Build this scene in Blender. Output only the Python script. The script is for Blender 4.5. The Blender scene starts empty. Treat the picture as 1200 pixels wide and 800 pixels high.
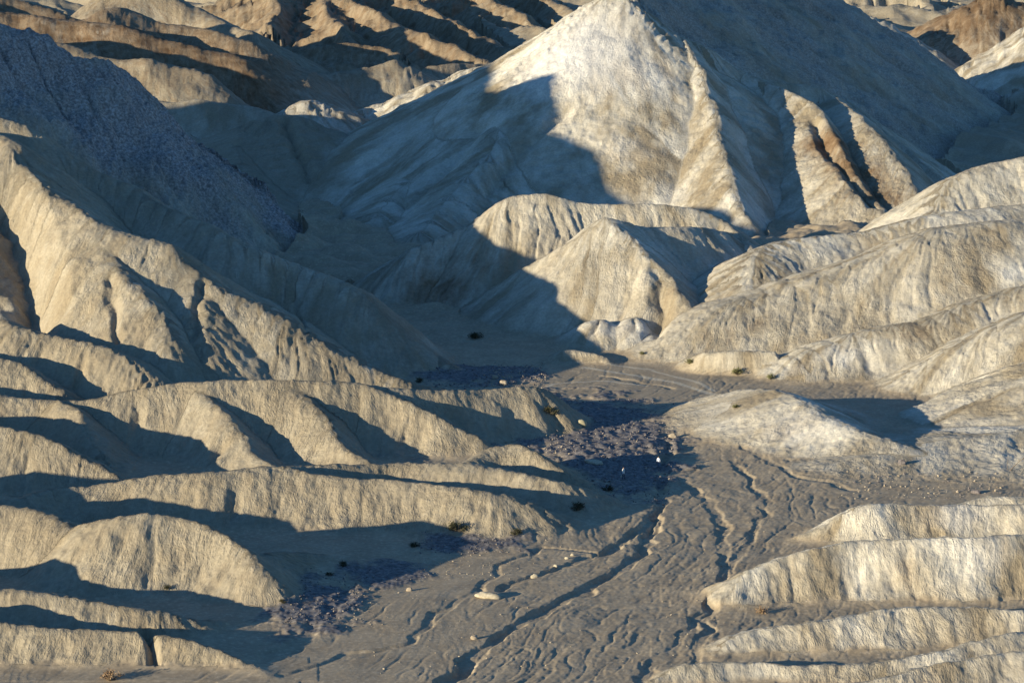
import bpy, bmesh, math, random
import numpy as np
from mathutils import Vector, noise as mnoise

# ------------------------------------------------------------------ camera, sky, sun
scene = bpy.context.scene
FPX = 2706.0            # focal length in pixels of a 1200-wide frame
EYE = 80.0              # eye height above the wash
PITCH = math.radians(9.75)
cam_d = bpy.data.cameras.new("camera")
cam = bpy.data.objects.new("camera", cam_d)
scene.collection.objects.link(cam)
cam.location = (0, 0, EYE)
cam.rotation_euler = (math.pi / 2 - PITCH, 0, 0)
cam_d.sensor_width = 36.0
cam_d.lens = 36.0 * FPX / 1200.0
cam_d.clip_start = 1.0
cam_d.clip_end = 8000.0
scene.camera = cam

SUN_EL = math.radians(9.2)
SUN_H = np.array([0.84, 0.54])          # horizontal travel of the light
SUN_H = SUN_H / np.linalg.norm(SUN_H)
sdir = Vector((SUN_H[0] * math.cos(SUN_EL), SUN_H[1] * math.cos(SUN_EL), -math.sin(SUN_EL)))
world = bpy.data.worlds.new("World")
scene.world = world
world.use_nodes = True
wn = world.node_tree
wn.nodes.clear()
sky = wn.nodes.new("ShaderNodeTexSky")
sky.sky_type = 'NISHITA'
sky.sun_disc = False
sky.sun_elevation = SUN_EL
sky.sun_rotation = math.atan2(-SUN_H[0], -SUN_H[1])
sky.altitude = 200
sky.air_density = 1.0
sky.dust_density = 0.1
sky.ozone_density = 5.4
bg = wn.nodes.new("ShaderNodeBackground")
bg.inputs['Strength'].default_value = 0.128
wo = wn.nodes.new("ShaderNodeOutputWorld")
wn.links.new(sky.outputs[0], bg.inputs[0])
wn.links.new(bg.outputs[0], wo.inputs[0])
sun_d = bpy.data.lights.new("sun", 'SUN')
sun_d.energy = 5.0
sun_d.angle = math.radians(0.53)
sun_d.color = (1.0, 0.895, 0.675)
sun = bpy.data.objects.new("sun", sun_d)
scene.collection.objects.link(sun)
sun.rotation_euler = sdir.to_track_quat('-Z', 'Y').to_euler()
scene.view_settings.view_transform = 'Standard'
scene.view_settings.look = 'None'
scene.view_settings.exposure = 0.86
scene.view_settings.gamma = 1.0
scene.view_settings.use_curve_mapping = False

# ------------------------------------------------------------------ noise + helpers
F = np.float32
_rng = np.random.default_rng(7)
_perm = _rng.permutation(512).astype(np.int32) % 256
_perm = np.concatenate([_rng.permutation(256), _rng.permutation(256)]).astype(np.int32)
_ang = (_rng.random(256) * 2 * np.pi)
_gx = np.cos(_ang).astype(F); _gy = np.sin(_ang).astype(F)

def perlin(x, y, seed=0):
    x = np.asarray(x, F) + F(seed * 17.31); y = np.asarray(y, F) + F(seed * 9.73)
    xf = np.floor(x); yf = np.floor(y)
    xi = xf.astype(np.int32) & 255; yi = yf.astype(np.int32) & 255
    fx = x - xf; fy = y - yf
    u = fx * fx * fx * (fx * (fx * 6 - 15) + 10); v = fy * fy * fy * (fy * (fy * 6 - 15) + 10)
    x1 = (xi + 1) & 255; y1 = (yi + 1) & 255
    def g(ix, iy, dx, dy):
        h = _perm[_perm[ix] + iy]
        return _gx[h] * dx + _gy[h] * dy
    a = g(xi, yi, fx, fy); b = g(x1, yi, fx - 1, fy)
    c = g(xi, y1, fx, fy - 1); d = g(x1, y1, fx - 1, fy - 1)
    return ((a + u * (b - a)) + v * ((c + u * (d - c)) - (a + u * (b - a)))) * F(1.5)

def fbm(x, y, oct=4, seed=0, gain=0.5):
    s = 0; a = 1.0; f = 1.0
    for o in range(oct):
        s = s + F(a) * perlin(x * F(f), y * F(f), seed + o * 3); a *= gain; f *= 2.03
    return s

def sstep(a, b, x):
    t = np.clip((x - a) / (b - a), 0, 1)
    return t * t * (3 - 2 * t)

cP, sP = math.cos(PITCH), math.sin(PITCH)
def pix(u, v, Y):
    """point on the ray through photo pixel (u,v) at forward distance Y"""
    a = (u - 600.0) / FPX; b = (400.0 - v) / FPX
    dy = cP + b * sP; dz = -sP + b * cP
    k = Y / dy
    return (a * k, Y, EYE + dz * k)

FLY = [-2000, 0, 440, 560, 700, 900, 1100, 1600, 5000]
FLZ = [0, 0, 0, 6.5, 11, 18, 30, 50, 110]
def floor_z(y):
    return np.interp(y, FLY, FLZ)

def gnd(u, v, z=None):
    """where the ray through (u,v) meets the valley floor"""
    Y = 300.0
    for _ in range(30):
        zz = float(floor_z(Y)) if z is None else z
        a = (400.0 - v) / FPX
        Y = Y * 0.3 + 0.7 * (EYE - zz) * (cP + a * sP) / (sP - a * cP)
    return pix(u, v, Y)

# ------------------------------------------------------------------ ridges of the badlands
# (group, crest pixels with forward distance, slope left of crest, slope right of crest, crest rounding, rill strength, pale, brown, purple)
PR = []
def R(group, pts, sl=0.65, sr=0.65, r=1.0, rill=1.0, pale=0.0, brown=0.0, purple=0.0, world=None):
    P = [pix(*p) for p in pts] if world is None else world
    P = np.array(P, float)
    if len(P) > 2:                       # Catmull-Rom
        Q = np.vstack([2 * P[0] - P[1], P, 2 * P[-1] - P[-2]])
        out = []
        for i in range(1, len(Q) - 2):
            for t in (0, 1 / 3, 2 / 3):
                p0, p1, p2, p3 = Q[i - 1:i + 3]
                out.append(0.5 * ((2 * p1) + (-p0 + p2) * t + (2 * p0 - 5 * p1 + 4 * p2 - p3) * t * t + (-p0 + 3 * p1 - 3 * p2 + p3) * t ** 3))
        out.append(P[-1]); P = np.array(out)
    PR.append(dict(g=group, P=P, sl=sl, sr=sr, r=r, rill=rill, pale=pale, brown=brown, purple=purple))

# --- near left ridges; ends beyond the left edge raised to cast more shade
R('fl1', [(-300,640,262),(-100,705,256),(0,729,254.5),(80,741,253),(170,745,252.5),(230,757,251),(285,780,248.5),(310,795,246.5)], .7, .85, 0.9, .9)
R('fl2', [(-400,600,280),(-200,650,272),(-60,684,267),(0,692,265),(60,696,264.5),(110,707,263),(150,713,262.5),(205,718,263),(260,728,266)], .7, .7, 1, .9)
R('fl3a', [(-350,520,305),(-150,565,300),(0,591,296),(35,596,295),(70,607,293),(100,630,288.5),(125,660,283),(140,690,280)], .7, .8, 1, .65)
R('fl3b', [(70,622,294),(107,614,289),(130,607,287.5),(170,604,287),(210,610,286.5),(250,621,285),(280,645,281),(310,675,277),(338,700,276)], .7, .8, 1, .65)
R('fl3b', [(292,652,283.5),(330,645,291),(370,648,295),(412,658,297)], .6, .6, 1.0, .5)
R('fl4', [(-200,565,320),(0,585,314),(60,572,318),(110,570,319),(187,557,320),(270,551,321),(333,547,322),(400,561,319),(500,566,317),(560,575,314),(600,583,313),(640,603,312),(660,612,313)], .6, .6, 1.2, .65)
R('fl4a', [(333,547,324),(450,542,331),(540,543,330),(600,553,327),(645,566,323),(690,574,325),(715,588,327)], .6, .6, 1.2, .65)
R('fl4a', [(540,545,333),(570,530,339),(600,521,341),(630,530,338),(660,550,334),(700,578,330)], .6, .6, 1, .65)
R('fl5', [(-400,400,385),(-200,430,378),(0,463,369),(60,470,367),(120,467,367),(180,455,368),(240,447,369),(330,446,369),(400,447,370),(480,456,372),(560,457,376),(620,453,380),(640,465,383),(655,487,388)], .6, .75, 1.2, .65)
R('fl5', [(70,469,366),(97,482,361),(115,522,350),(135,550,344)], .8, .7, 0.9, .65)
R('fl5', [(225,450,369),(245,465,365),(270,495,357),(297,530,349),(325,550,342)], .8, .7, 0.9, .65)
R('fl5', [(335,447,369),(358,465,365),(380,490,359),(405,520,352),(430,540,347)], .8, .7, 0.9, .65)
R('fl5', [(430,450,370),(455,459,369),(490,475,366),(540,502,362),(560,515,360)], .8, .7, 0.9, .65)
R('fl6', [(-300,440,358),(-150,472,350),(0,500,342),(40,508,340),(100,535,336),(150,563,331)], .65, .7, 1, .65)
R('lhd', [(-100,405,388),(0,420,385),(40,438,382),(70,455,379)], 0.75, 0.75, .8)
R('lhc', [(0,375,405),(16,383,400),(60,395,397),(130,408,393),(165,435,387),(190,457,383)], 0.78, 0.78, 2.5)
# --- big left hill
R('lhb', [(-300,135,520),(-120,138,495),(0,160,470),(20,185,463),(40,205,456),(70,232,448),(130,268,435),(190,286,430),(205,300,428),(240,325,423),(300,355,418),(350,385,412),(430,430,406),(470,447,403),(510,455,410)], .78, .68, 2.4, 0.35, .15)
R('lhb', [(110,258,440),(125,290,429),(150,325,418),(185,372,406),(200,398,400)], .8, .64, 1.6, .3, .15)
R('lhb', [(200,297,429),(222,330,421),(235,380,408.5),(240,430,398)], .6, .64, 2.5, .3, .15)
R('lha', [(-300,118,505),(-130,128,490),(0,138,486),(50,163,484),(100,195,480),(160,220,475),(200,245,468),(250,268,460),(300,290,456),(350,312,452),(400,330,447),(430,350,443),(455,378,439),(490,408,436),(535,438,431)], .8, .72, 2, 0.1, 0.2)
R('ph', [(-150,-40,552),(0,28,562),(40,45,564),(90,62,567),(120,75,569),(150,95,572),(175,120,575),(200,140,578),(240,175,582),(270,215,586),(300,260,590),(325,285,594)], .8, .95, 1.0, 1.3, .25, 0, 1.0)
# --- hills round the valley head
R('lb', [(225,185,685),(245,170,690),(270,152,693),(320,138,695),(360,145,693),(400,158,690),(435,166,685)], .6, .33, 2.0, .5)
R('lb', [(270,152,693),(285,210,640),(320,255,598),(345,285,575)], .45, .45, 2.5, .4)
# --- the peak
R('pk', [(715,0,688),(700,4,688),(640,50,690),(600,80,692),(560,105,694)], .6, .58, 1.0, .8, .6)
R('pk', [(575,96,693),(560,105,694),(520,122,695),(480,146,696),(435,166,698)], .6, .37, 2.0, .5, .5)
R('pk', [(715,0,688),(735,4,686),(765,34,684),(800,43,680),(812,62,670),(828,95,655),(845,150,630),(852,190,612),(862,235,592),(888,272,575)], 1.1, .62, 1.5, .5, 0.6)
R('pk', [(800,43,682),(830,56,681),(860,78,682),(900,97,684),(965,106,686)], .7, .95, 1.0, .5, 0.6)
R('pk', [(965,106,686),(985,118,686),(1010,131,682),(1050,165,670),(1080,190,658),(1108,212,648)], .7, .8, 1.0, .5, 0.6)
R('pk', [(868,84,683),(900,97,678),(945,118,664),(978,165,636),(1000,205,613),(1042,258,590)], 1.1, .52, 1.5, .4, .45, .15)
R('pk', [(980,116,684),(1018,148,650),(1055,190,626),(1080,235,604)], .9, .42, 1.5, .4, .45, .1)
R('pk', [(560,105,694),(500,190,640),(440,250,600),(400,290,577)], .5, .5, 3.0, .4, 0.6)
R('pk', [(640,50,690),(590,150,640),(530,230,600),(490,272,572)], .5, .5, 3.0, .4, 0.6)
R('pk2', [(735,-5,698),(850,-25,780),(960,0,830),(1050,50,865),(1130,112,870),(1210,150,860)], .6, .68, 1.5, 1.0, .3, 0, .5)
# --- middle hill
R('mh', [(430,345,500),(455,315,505),(480,292,508),(520,276,511),(555,262,513),(580,242,515),(600,232,516),(640,227,517),(680,237,516),(720,240,515),(765,239,516),(820,245,516),(850,262,512),(885,292,500)], 0.72, 0.72, 1.0, 0.7, 0.45)
R('mh', [(714,255,490),(725,257,491),(760,266,494),(815,266,500),(850,272,503)], 0.72, 0.72, 1.0, 0.7, 0.45)
R('mh', [(716,256,490),(745,285,482),(775,315,473),(805,350,463),(828,378,455)], 0.78, 0.72, 1.2, 0.7, 0.45)
R('mh', [(714,256,490),(690,275,487),(640,300,488),(615,314,488)], 0.72, 0.72, 1.0, 0.7, 0.45)
R('mh', [(850,265,512),(880,300,497),(872,335,480),(855,360,470)], 0.72, 0.72, 1.5, 0.7, 0.45)
R('mh', [(700,375,459),(698,390,456)], 0.72, 0.72, 3.0, 0.21, 0.45)
R('mh', [(742,372,460),(745,388,456)], 0.72, 0.72, 3.0, 0.21, 0.45)
R('wm', [(658,412,443),(680,412,443),(705,418,441)], .6, .7, .8, 1, .7)
# --- right hills
R('rh1', [(875,330,470),(885,300,480),(910,287,487),(960,277,492),(1010,272,495),(1060,260,498),(1110,250,500),(1250,235,510)], 0.69, 0.69, 6, 0.3, 0.7)
R('rht', [(1085,262,515),(1110,216,530),(1140,200,535),(1200,184,540),(1350,160,545)], 0.69, 0.63, 3.0, .5, 0.6)
R('rh2', [(778,411,448),(800,393,451),(850,357,458),(900,339,463),(1000,306,470),(1060,286,474),(1110,267,478),(1200,256,482),(1350,245,490)], 0.69, 0.57, 10.5, 0.3, 0.5)
R('rh2', [(824,413,431),(865,412,430),(908,413,430)], .25, 2.0, .4, .3, .6)
R('rh3', [(912,437,425),(940,416,429),(1000,391,434),(1060,378,437),(1080,377,438),(1140,356,442),(1200,336,446),(1350,300,450)], 0.69, 0.63, 6, 0.3, 0.55)
R('rh4', [(1035,458,413),(1080,430,416),(1140,396,420),(1200,366,424),(1350,310,428)], 0.69, 0.57, 4.5, 0.3, 0.65)
R('rh5', [(1055,490,390),(1100,475,394),(1150,455,398),(1200,430,400),(1350,380,402)], .5, .3, 3.0, .5, 0.5)
R('rh5', [(985,541,349),(1080,520,357),(1200,505,362),(1350,495,366)], .16, .13, 1.0, .3, 0.5)
R('rf', [(838,472,396),(860,460,392),(900,457,386),(930,465,378),(960,482,370),(1000,502,362),(1060,522,355),(1120,542,350)], .5, .32, 1.5, .4, 0.6)
R('rf', [(905,462,384),(895,495,373),(890,520,364)], .3, .3, 3.0, .4, 0.6)
# --- near right ridges
R('fr1', [(840,712,273.5),(850,690,276),(880,668,278),(960,643,281),(1000,636,282),(1100,630,283),(1200,625,284),(1400,612,286)], .7, .85, .7, .6, 0.7)
R('fr2', [(940,640,304),(960,625,305),(1010,594,307),(1050,589,308),(1100,592,308),(1200,590,309),(1400,580,311)], .7, .85, .7, .6, 0.85)
R('fr2b', [(1110,595,317),(1150,583,319),(1200,580,320),(1400,575,322)], .6, .6, .7, .6, 0.8)
R('fr3', [(838,772,252.5),(860,746,256),(930,731,258),(1000,720,259.5),(1070,712,260.5),(1120,712,261),(1200,715,261),(1400,712,263)], .7, .8, .7, .6, 0.75)
R('fr4', [(765,798,242.5),(800,778,245),(870,779,245.5),(1000,776,246),(1080,766,247.5),(1130,753,249.5),(1200,740,252),(1400,720,256)], .7, .7, .7, .6, 0.65)
R('fr5', [(1000,800,240),(1060,788,241.5),(1130,775,243),(1200,763,245),(1400,740,249)], .7, .7, .7, .6, 0.65)
# --- far hills
R('fw', [(335,135,765),(365,124,775),(400,140,780),(430,137,785),(480,115,793),(540,88,797),(580,84,799)], .6, .45, 2.0, 0.5, 0.8)
R('fw', [(200,146,708),(240,160,706),(300,148,708)], .6, .4, 1.0, .3, 0.8)
R('fb1', [(-150,-5,850),(0,16,840),(70,26,835),(140,43,830),(210,60,825),(270,75,820)], .6, .6, 3, 0.12, 0, 0.95, 0)
R('fc1', [(-60,30,790),(20,40,785),(70,54,780),(120,68,775),(175,76,772),(215,90,768)], .6, .55, 3, 0.12, 0, 0.4)
R('fc2', [(60,112,745),(150,114,742),(200,121,740),(250,127,738),(300,134,735),(335,141,730)], .55, .55, 3, .12, .15)
R('fb2', [(-50,-10,860),(30,5,860),(80,28,850),(110,32,850),(140,20,860),(180,33,860),(240,48,850),(290,57,840)], .6, .5, 3, 0.12, 0, 0.4)
R('fb3', [(150,-20,960),(200,8,950),(240,25,940),(270,40,920),(300,48,900)], .6, .6, 3, 0.12, .1, 0.35)
for pts in ([(300,-30,1200),(330,0,1150),(312,40,1050)],
            [(360,-20,1200),(395,0,1130),(440,20,1070),(500,50,1000),(560,70,960),(585,82,940)],
            [(430,-20,1250),(475,0,1180),(520,25,1110),(560,45,1060),(610,66,1010)],
            [(520,-20,1300),(570,3,1230),(640,42,1120)],
            [(590,-15,1350),(630,5,1280),(690,25,1200)],
            [(380,0,1140),(390,30,1060),(420,62,980)]):
    R('fb4', pts, .6, .6, 2.0, 2.0, 0, .55)
R('fb5', [(150,62,890),(220,68,890),(260,75,880),(300,85,870),(340,88,860)], .5, .5, 1, 1, 0, .2)
R('fb5', [(300,70,940),(360,62,940),(420,58,940),(470,72,930)], .5, .5, 1, 1, 0, .6)
R('fb5', [(300,104,830),(350,98,840),(400,92,850),(460,80,860)], .5, .5, 2, .4, 0, .25)
R('fb5', [(470,96,880),(520,84,890),(560,78,900),(590,70,910)], .5, .5, 2, .4, 0, .35)
R('fr8', [(1065,62,980),(1110,40,990),(1140,16,1000),(1165,3,1005),(1200,22,1005),(1260,60,1000)], .55, .55, 3, 0.4, 0, .9)
R('fr9', [(1120,98,935),(1150,76,940),(1200,42,945),(1300,0,950)], .6, .45, 2, .6, .9)
R('fr10', [(1000,28,960),(1022,24,965),(1050,45,965)], .6, .5, 1, .6, .8)
R('fr11', [(800,-20,1300),(930,-10,1300),(1060,-5,1300),(1110,35,1250)], .5, .5, 2, 1.5, .3, .2)
R('fr11', [(1100,-30,1400),(1250,-10,1400)], .5, .5, 2, 1.5, .3, .2)
# --- unseen spur of the rocky hill off left, shaped to shade the peak
R('vp', None, .7, .7, 1.5, .5, .2, world=[(-420,500,112),(-330,510,108),(-262,510,93),(-225,510,76),(-200,510,69),(-171,510,65),(-150,510,57),(-126,510,42)])
# --- the viewpoint's own hill (under the camera)
R('vp', None, .55, .55, 6.0, 0, .2, world=[(-40, -30, 78.0), (0, -3, 78.3), (30, -10, 76)])

CUT = [  # gullies drawn on the slopes: pixels, half width m, depth m
    ([(2,225),(20,268),(36,330),(44,372)], 7, 7),
    ([(172,744),(177,765),(174,795)], 1.0, 1.6),
    ([(130,325),(134,365),(138,400)], 1.6, 1.0),
    ([(240,330),(230,370),(226,395)], 1.6, .9),
    ([(335,145),(350,180),(365,213)], 3.0, 2.5),
    ([(772,320),(778,360),(768,395)], 3, 1.8),
    ([(955,140),(972,175),(996,205),(1026,240)], 3, 2.5),
    ([(346,348),(352,372),(360,388)], .9, .9),
    ([(1058,650),(1066,680),(1074,705)], 1.4, .5),
    ([(925,660),(932,685),(934,705)], 1.2, .4),
    ([(560,150),(520,200),(480,240)], 4, 1.6),
    ([(660,130),(610,180),(570,225)], 4, 1.6),
]

def eval_prim(p, x, y):
    """height, along-crest coordinate and distance from the crest"""
    P = p['P']; n = len(P) - 1
    seg = P[1:] - P[:-1]
    asym = abs(p['sl'] - p['sr']) > 1e-6
    r = F(p['r'])
    s = F(p['sr'])
    if asym:                              # which side of the crest: from the nearest stretch
        best = np.full(x.shape, 1e18, F); bc = np.zeros(x.shape, F)
        for i in range(n):
            ax, ay, az = P[i]; ex, ey, ez = seg[i]
            L2 = ex * ex + ey * ey
            if L2 < 1e-6: continue
            px = x - F(ax); py = y - F(ay)
            t = np.clip((px * F(ex) + py * F(ey)) / F(L2), 0, 1)
            dx = px - t * F(ex); dy = py - t * F(ey)
            d2 = dx * dx + dy * dy
            m = d2 < best
            best = np.where(m, d2, best)
            bc = np.where(m, (F(ex) * dy - F(ey) * dx) / (F(math.sqrt(L2)) * (np.sqrt(d2) + F(1e-3))), bc)
        s = F(p['sr']) + F(p['sl'] - p['sr']) * (0.5 + 0.5 * np.clip(bc, -1, 1))
    Z = np.full(x.shape, -1e9, F); ba = np.zeros(x.shape, F); bd2 = np.zeros(x.shape, F)
    bdx = np.zeros(x.shape, F); bdy = np.zeros(x.shape, F)
    arc = 0.0
    for i in range(n):
        ax, ay, az = P[i]; ex, ey, ez = seg[i]
        L2 = ex * ex + ey * ey
        if L2 < 1e-6: continue
        L = math.sqrt(L2)
        px = x - F(ax); py = y - F(ay)
        g = ez / L
        dp = np.abs(px * F(ey) - py * F(ex)) / F(L)
        t = np.clip((px * F(ex) + py * F(ey)) / F(L2) + dp * (F(g / L) / np.sqrt(np.maximum(s * s - F(g * g), F(.02)))), 0, 1)
        dx = px - t * F(ex); dy = py - t * F(ey)
        d2 = dx * dx + dy * dy
        zz = F(az) + t * F(ez) - s * (np.sqrt(d2 + r * r) - r)
        m = zz > Z
        Z = np.where(m, zz, Z); ba = np.where(m, F(arc) + t * F(L), ba); bd2 = np.where(m, d2, bd2)
        bdx = np.where(m, dx, bdx); bdy = np.where(m, dy, bdy)
        arc += L
    d = np.sqrt(bd2)
    a = ba + F(min(max(P[:, 2].max(), 6.0), 45.0)) * np.arctan2(bdx, -bdy)
    return Z, a, d

def base_h(x, y):
    x = np.asarray(x, F); y = np.asarray(y, F)
    z = floor_z(y).astype(F)
    for p in PR: z = np.maximum(z, eval_prim(p, x, y)[0])
    return z
def base_hit(u, v):
    ys = np.arange(236.0, 900.0, 1.0); P = np.array([pix(u, v, t) for t in ys])
    i = int(np.argmax(base_h(P[:, 0], P[:, 1]) > P[:, 2]))
    return P[i]
SPOT = [  # pixel, radius m, paler, browner: patches of paler and browner tone set into the slopes
    (690,40,24,.8,0), (655,85,20,.7,0), (765,100,14,.5,0), (735,180,12,.5,0), (790,230,8,.5,0), (885,250,8,.6,0),
    (700,388,6,.7,0), (745,388,6,.6,0), (735,275,8,.4,0), (985,420,6,.7,0), (925,437,5,.6,0), (1185,320,6,.7,0), (930,505,9,.6,0),
    (1150,500,12,.4,0), (1150,650,6,.5,0), (1010,690,5,.3,0), (1000,760,4,.5,0), (1120,610,5,.5,0),
    (60,30,14,.8,0), (100,55,12,.7,0), (330,330,10,.4,0),
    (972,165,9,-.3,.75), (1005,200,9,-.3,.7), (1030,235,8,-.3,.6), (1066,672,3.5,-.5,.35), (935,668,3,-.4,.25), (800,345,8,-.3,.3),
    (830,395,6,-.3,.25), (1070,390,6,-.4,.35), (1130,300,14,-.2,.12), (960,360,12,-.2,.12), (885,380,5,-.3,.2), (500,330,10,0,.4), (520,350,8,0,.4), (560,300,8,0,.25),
]
SPOTW = [(base_hit(u_, v_), r_, p_, b_) for u_, v_, r_, p_, b_ in SPOT]
CUTW = [(np.array([base_hit(*q) for q in pts]), w, dp) for pts, w, dp in CUT]

def terrain(X, Y, detail=True, B=8):
    """X,Y 2-D grids whose sides are multiples of B."""
    nr, nc = X.shape
    X = X.astype(F); Y = Y.astype(F)
    wa = 1.0 + np.clip((Y - 600) / 300, 0, 2)
    xw = X + wa * (F(1.3) * perlin(X / 17, Y / 17, 1) + F(.55) * perlin(X / 5.5, Y / 5.5, 2) + F(.2) * perlin(X / 2, Y / 2, 3))
    yw = Y + wa * (F(1.3) * perlin(X / 17, Y / 17, 4) + F(.55) * perlin(X / 5.5, Y / 5.5, 5) + F(.2) * perlin(X / 2, Y / 2, 6))
    def blk(A): return A.reshape(nr // B, B, nc // B, B).transpose(0, 2, 1, 3).reshape(-1, B * B)
    def unblk(A): return A.reshape(nr // B, nc // B, B, B).transpose(0, 2, 1, 3).reshape(nr, nc)
    xb, yb = blk(xw), blk(yw)
    nb = xb.shape[0]
    cx, cy = xb.mean(1), yb.mean(1)
    size = np.maximum(xb.max(1) - xb.min(1), yb.max(1) - yb.min(1))
    cz = np.stack([eval_prim(p, cx, cy)[0] for p in PR])
    fz = floor_z(cy).astype(F)
    top = np.maximum(cz.max(0), fz)
    z = np.repeat(fz[:, None], B * B, 1)
    z = floor_z(yb).astype(F)
    a = xb.copy(); d = np.zeros_like(xb); k = np.full(xb.shape, -1, np.int32); z2 = np.full(xb.shape, -99, F)
    for i, p in enumerate(PR):
        m = cz[i] > top - 1.0 * size - 2.0
        if not m.any(): continue
        zz, aa, dd = eval_prim(p, xb[m], yb[m])
        w = zz > z[m]
        z2[m] = np.where(w, z[m], np.maximum(z2[m], zz))
        z[m] = np.where(w, zz, z[m]); a[m] = np.where(w, aa, a[m]); d[m] = np.where(w, dd, d[m])
        km = k[m]; km[w] = i; k[m] = km
    return unblk(z), unblk(a), unblk(d), unblk(k), unblk(z2)

# ------------------------------------------------------------------ wash: flow line, channels, gravel bars
def gpoly(pts): return np.array([gnd(*p) for p in pts])
WASH = dict(P=gpoly([(380,305),(430,350),(490,388),(560,422),(650,436),(740,440),(815,470),(850,520),(830,580),(760,640),(650,715),(540,790),(430,870)]), sl=1, sr=1, r=0)
CHAN = [  # pixels on the floor, half width m, depth m
    ([(785,520),(778,555),(772,600),(725,640),(690,655),(640,668),(590,690)], 1.0, 1.1),
    ([(772,605),(752,645),(722,670),(690,690),(650,708),(600,735),(560,765),(525,795),(490,830)], 1.15, 1.3),
    ([(830,470),(838,500),(880,530),(930,560),(1000,575)], .8, .5),
    ([(700,650),(640,640),(590,660),(560,690)], .6, .4),
    ([(800,560),(840,600),(850,650),(840,700),(790,760),(740,810)], .9, .5),
    ([(860,540),(900,590),(870,650),(835,690),(830,740),(800,790)], .8, .5),
    ([(560,690),(510,720),(480,750),(410,770),(330,790)], .8, .5),
    ([(790,455),(700,440),(640,450),(600,470)], .9, .35),
    ([(420,665),(400,705),(360,745),(320,770)], 1.2, .8),
    ([(540,620),(600,600),(660,590),(720,590),(765,560),(785,520)], .9, .7),
]
for c in CHAN: pass
TRAIL = [([(685,431),(735,438),(790,448),(834,461)], .9), ([(700,426),(760,433),(815,447),(838,458)], .6), ([(834,461),(850,478),(858,488)], .8), ([(600,470),(650,450),(700,446),(760,452)], .6)]
GRAV = [  # centre pixel, radius px x / y, height m
    (700,508,100,46,.35), (725,545,75,38,.25), (640,470,45,14,.25), (560,632,80,16,.15), (370,712,65,32,.25), (450,672,60,18,.15), (520,520,70,18,.3), (560,440,80,12,.3)]

def seg_dist(P, x, y):
    best = np.full(x.shape, 1e12, F)
    for i in range(len(P) - 1):
        ax, ay = P[i][:2]; ex, ey = (P[i + 1] - P[i])[:2]
        px = x - F(ax); py = y - F(ay)
        t = np.clip((px * F(ex) + py * F(ey)) / F(ex * ex + ey * ey), 0, 1)
        best = np.minimum(best, (px - t * F(ex)) ** 2 + (py - t * F(ey)) ** 2)
    return np.sqrt(best)

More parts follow.
